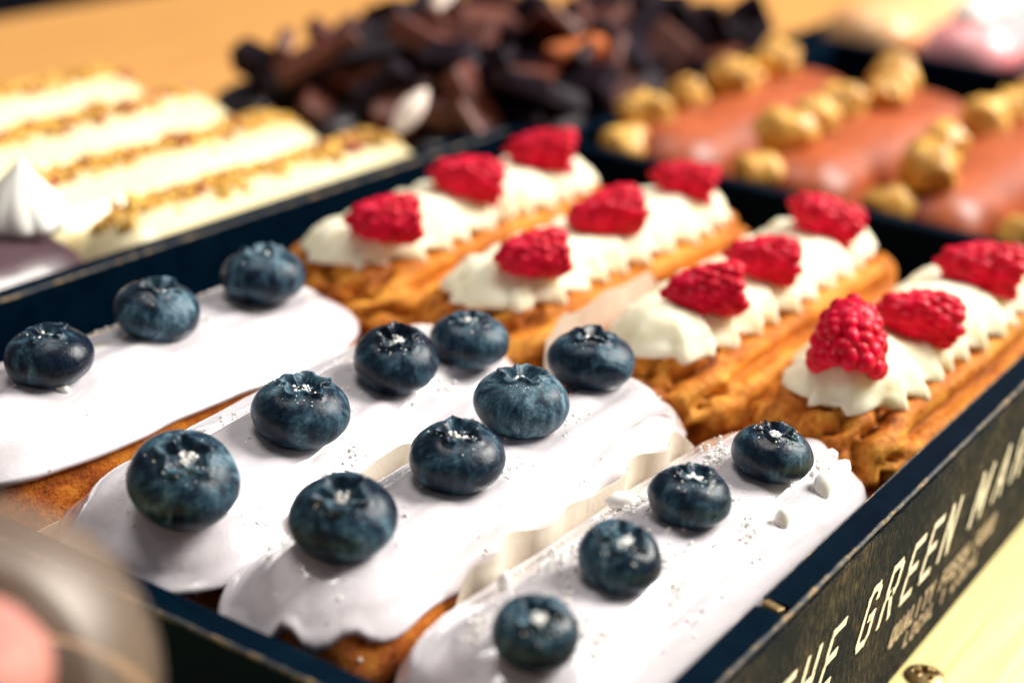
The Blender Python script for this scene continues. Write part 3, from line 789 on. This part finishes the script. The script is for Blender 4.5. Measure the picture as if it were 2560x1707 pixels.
for layer, (zc, cnt, xr, yr) in enumerate([(-0.1, 72, (27.4, 48.2), (20.0, 30.6)), (0.9, 50, (28.0, 47.6), (20.3, 29.6)), (1.7, 24, (28.8, 43.5), (21.4, 28.2))]):
    placed = []
    tries = 0
    while len(placed) < cnt and tries < 3000:
        tries += 1
        x = xr[0] + rs.rand() * (xr[1] - xr[0]); yy = yr[0] + rs.rand() * (yr[1] - yr[0])
        if yy > 31.5 - max(0, x - 33) * 0.75: continue
        if any(math.hypot(x - a, yy - b) < 1.30 for a, b in placed): continue
        placed.append((x, yy))
        cocoa = rs.rand() < 0.42
        o = link("brownie_chunk", (CHM2[n % 3] if cocoa else CHM[n % 5]), None, None, (x, yy, zc + 0.2 * rs.randn()), None)
        o.rotation_euler = (rs.randn() * 0.55, rs.randn() * 0.55, rs.rand() * 6.28)
        s = 0.62 + 0.38 * rs.rand(); o.scale = (s * (1.05 + 0.7 * rs.rand()), s * (0.75 + 0.35 * rs.rand()), s * (0.26 + 0.24 * rs.rand())); n += 1
        tag(o, ("reddish brown brownie chunk heaped among the darker ones" if cocoa else "very dark brownie chunk in the chocolate heap"), "brownie", "brownie chunks heaped on the dark eclairs")
o = box("caramel_stick", -1.15, 1.15, -0.45, 0.45, -0.35, 0.35, CARAMEL, None, 0.25, (33.6, 20.6, 1.7)); o.rotation_euler = (0.1, -0.15, -0.45)
tag(o, "orange caramel piece on the right side of the chocolate heap", "caramel")
def curl_mesh(L, W):
    V = []; nn_ = 22
    for i in range(nn_):
        f = i / (nn_ - 1); x = (f - 0.5) * L; wd = W * math.sin(math.pi * min(1, 0.10 + f * 0.85)) + 0.03
        for j in range(7):
            g_ = j / 6 - 0.5; V.append((x, g_ * wd, 0.35 * math.sin(f * 2.6) - 1.2 * g_ * g_ * wd))
    V = np.array(V); F = grid_faces(nn_, 7, False); m_ = len(V)
    return np.vstack([V, V - [0, 0, 0.08]]), F + [tuple(i + m_ for i in f[::-1]) for f in F]
for (x, yy, z, rot, lbl) in [(24.9, 21.4, 0.9, (0.5, -0.5, 0.05), "white chocolate curl leaning at the front of the chocolate heap"),
                             (29.2, 23.3, 3.9, (0.3, -0.4, 0.3), "white chocolate curl on top of the chocolate heap")]:
    V, F = curl_mesh(1.9, 0.75); o = add("chocolate_curl", V, F, SHELL, None, (x, yy, z)); o.rotation_euler = rot
    tag(o, lbl, "chocolate curl", "white chocolate curls")

# ------------------------------------------------------------------ milk chocolate eclairs with hazelnuts
tray("pastry_tray", 28.95, 51.5, -3.0, 18.0, -3.5, "black pastry tray behind, holding the hazelnut eclairs", ztop=-0.15)
def hazel_mesh(seed):
    V = ICO3[0].copy(); r = 1.10 + 0.14 * fbm(V * 1.7, seed, 3) - 0.40 * np.exp(-(fbm(V * 2.6 + 4, seed + 5, 2) / 0.15) ** 2); V = V * r[:, None]
    tip = np.clip(V[:, 2], 0, 1) ** 4; V[:, 2] += 0.22 * tip; V[:, :2] *= (1 - 0.10 * tip)[:, None]
    V[:, 2] = np.where(V[:, 2] < -0.72, -0.72 + 0.3 * (V[:, 2] + 0.72), V[:, 2])
    return mesh_of("hazelnut", V * 0.70, ICO3[1])
HZ = [hazel_mesh(s) for s in (3, 8, 12)]
HE = [(36.7, 15.2, 14.6, "milk chocolate eclair with hazelnuts, next to the brownie heap",
       [(29.6, 16.2), (31.6, 16.6), (34.8, 16.7), (37.3, 16.2), (39.2, 16.6), (41.0, 16.3)]),
      (36.9, 10.7, 14.6, "milk chocolate eclair with hazelnuts, second from the brownie heap",
       [(29.8, 11.3), (31.6, 11.6), (34.4, 11.5), (37.4, 12.1), (39.2, 11.0), (42.6, 12.0)]),
      (36.9, 6.2, 14.6, "milk chocolate eclair with hazelnuts, third from the brownie heap",
       [(29.8, 6.9), (31.0, 6.4), (34.9, 7.3), (39.8, 7.6), (41.3, 7.2), (43.0, 7.0)]),
      (36.9, 1.7, 14.6, "milk chocolate eclair with hazelnuts, cut off by the right edge",
       [(29.9, 2.9), (31.2, 2.0), (33.2, 2.6)])]
ORD = ["nearest", "second", "third", "fourth", "fifth", "sixth"]; n = 0
for k, (cx, cy, L, lbl, nuts) in enumerate(HE):
    e = tag(empty("hazelnut_eclair", (cx, cy, -3.49)), lbl, "eclair", "milk chocolate hazelnut eclairs")
    lf = Loaf(L, 3.75, 1.6, 2.2, 2.3, 0.92, 0.98, 50, 16)
    choux_body(lf, "choux_shell", CHOUX, e, 420 + k); icing_cap(lf, "icing", MILKCHOC, e, 440 + k, te=1.5, amp=0.08, nt=18)
    for j, (x, yy) in enumerate(nuts):
        z = -3.49 + lf.top(x - cx, yy - cy) + 0.13 + 0.42
        o = link("hazelnut", HZ[n % 3], HAZEL, None, (x, yy, z)); n += 1
        o.rotation_euler = (math.sin(n * 2.1) * 1.1, math.cos(n * 1.7) * 1.1, n * 1.3); s = 1.10 + 0.14 * math.sin(n * 3.3); o.scale = (s, s, s * 1.12)
        tag(o, "%s roasted hazelnut on the %s milk chocolate eclair from the brownie heap" % (ORD[j], ["first", "second", "third", "fourth"][k]), "hazelnut", "hazelnuts on the milk chocolate eclairs")

# ------------------------------------------------------------------ far tray, top right
tray("pastry_tray", 53.2, 75.0, -1.0, 20.5, -3.2, "far black pastry tray in the upper right corner", ztop=-0.6)
for k, (cx, cy, L, m_, lbl) in enumerate([(61.5, 18.2, 14.5, TAN, "caramel coloured eclair in the far tray, leftmost"),
                                          (61.0, 13.6, 13.5, PINK, "pink iced eclair in the far tray, next to the caramel one"),
                                          (60.5, 9.2, 13.5, PINK, "pink iced eclair in the far tray at the right picture edge")]):
    e = tag(empty("far_eclair", (cx, cy, -3.19)), lbl, "eclair", "eclairs in the far tray")
    lf = Loaf(L, 4.1, 1.5, 2.2, 2.4, 0.8, 0.85, 40, 14); choux_body(lf, "choux_shell", CHOUX, e, 520 + k); icing_cap(lf, "icing", m_, e, 540 + k, te=1.6, amp=0.05, nt=14)
    if k:
        for j, dx in enumerate((-4.6, -1.6, 1.6)):
            V, F = kiss_mesh(0.85, 1.2); tag(add("cream_dollop", V, F, MERINGUE, None, (cx + dx, cy + 0.2, 0.82)), "%s white cream dollop on the %s pink iced eclair" % (ORD[j], ("left", "right")[k - 1]), "cream dollop", "dollops on the pink eclairs")

# ------------------------------------------------------------------ foreground cake, lower left, out of focus
cx, cy = -6.75, 4.55
c = tag(empty("dessert_cup", (cx, cy, -ZT)), "blurred dessert cup with clear dome over a pink macaron, lower left foreground", "dessert cup")
def lathe(prof, n=96, wob=0.0, seed=0):
    a = np.linspace(0, 6.2832, n, endpoint=False); rows = []
    for r, z in prof:
        rr_ = r * (1 + wob * fbm(np.column_stack([np.cos(a) * 2.5, np.sin(a) * 2.5, np.full(n, z * 0.8)]), seed, 3))
        rows.append(np.column_stack([rr_ * np.cos(a), rr_ * np.sin(a), np.full(n, z)]))
    return np.vstack(rows), grid_faces(len(prof), n)
zc = 3.0 + ZT      # centre of the dome
V, F = lathe([(0.02, 0.004), (1.4, 0.004), (1.5, 0.1), (1.75, 3.5), (2.0, zc - 0.75), (2.02, zc - 0.6), (0.02, zc - 0.55)], 72, 0.02, 3)
add("mousse_filling", V, F, CRUST, c)
V, F = lathe([(1.95, zc - 0.72), (1.98, zc - 0.5), (1.6, zc - 0.42), (0.02, zc - 0.36)], 72, 0.03, 5)
add("chocolate_layer", V, F, GREYGLAZE, c)
dome = [(2.3 * math.cos(a), zc + 2.3 * math.sin(a)) for a in np.linspace(-0.32, math.pi / 2 - 0.01, 22)]
inner = [(2.22 * math.cos(a), zc + 2.22 * math.sin(a)) for a in np.linspace(math.pi / 2 - 0.01, -0.32, 22)]
V, F = lathe(dome + inner, 96); add("dome_lid", V, F, CLEAR, c)
V, F = lathe([(2.12, zc - 0.80), (2.30, zc - 0.80), (2.34, zc - 0.74), (2.30, zc - 0.66), (2.12, zc - 0.66), (2.12, zc - 0.80)], 96); add("cup_rim", V, F, CRUST, c)
mo = (-0.62, -0.42, zc - 0.05)
V, F = lathe([(0.9, 0.0), (1.12, 0.1), (1.15, 0.3), (1.1, 0.36)], 64, 0.02, 7); add("macaron_shell", V, F, POLISHED, c, mo)
V, F = lathe([(1.12, 0.34), (1.2, 0.45), (1.18, 0.62), (1.1, 0.66)], 64, 0.02, 7); add("macaron_filling", V, F, MAGENTA, c, mo)
V, F = lathe([(1.10, 0.64), (1.22, 0.74), (1.20, 0.94), (1.0, 1.22), (0.7, 1.38), (0.35, 1.45), (0.02, 1.46)], 64, 0.01, 8); add("macaron_shell", V, F, POLISHED, c, mo)

# ------------------------------------------------------------------ screw in the pine board
s = tag(empty("screw", (12.75, -1.18, -ZT)), "brass cross-head screw in the pale board beside the lettered wall", "screw")
rows = []; a = np.linspace(0, 6.2832, 72, endpoint=False)
for r in np.concatenate([np.linspace(0.005, 0.40, 34), [0.415, 0.42, 0.40, 0.2]]):
    rows.append(np.column_stack([r * np.cos(a), r * np.sin(a), np.zeros(72)]))
V = np.vstack(rows); rad = np.hypot(V[:, 0], V[:, 1])
z = 0.16 - 0.10 * (rad / 0.42) ** 2
ca, sa = math.cos(0.6), math.sin(0.6); u = V[:, 0] * ca + V[:, 1] * sa; v = -V[:, 0] * sa + V[:, 1] * ca
def arm(p, q): return (1 - sstep(0.05, 0.085, np.abs(p))) * (1 - sstep(0.22, 0.27, np.abs(q)))
z = z - 0.11 * np.maximum(arm(u, v), arm(v, u)) - 0.03 * np.exp(-((np.abs(u) - np.abs(v)) / 0.02) ** 2) * (rad < 0.24) * (rad > 0.1)
nr = len(rows); z[(nr - 4) * 72:(nr - 3) * 72] = 0.05; z[(nr - 3) * 72:(nr - 2) * 72] = 0.03; z[(nr - 2) * 72:(nr - 1) * 72] = 0.01; z[(nr - 1) * 72:] = -0.25
V[:, 2] = z
add("screw_head", V, grid_faces(nr, 72, True, False), BRASS, s)
V, F = lathe([(0.16, -0.24), (0.15, -1.4), (0.02, -1.7)], 20); add("screw_shank", V, F, BRASS, s)
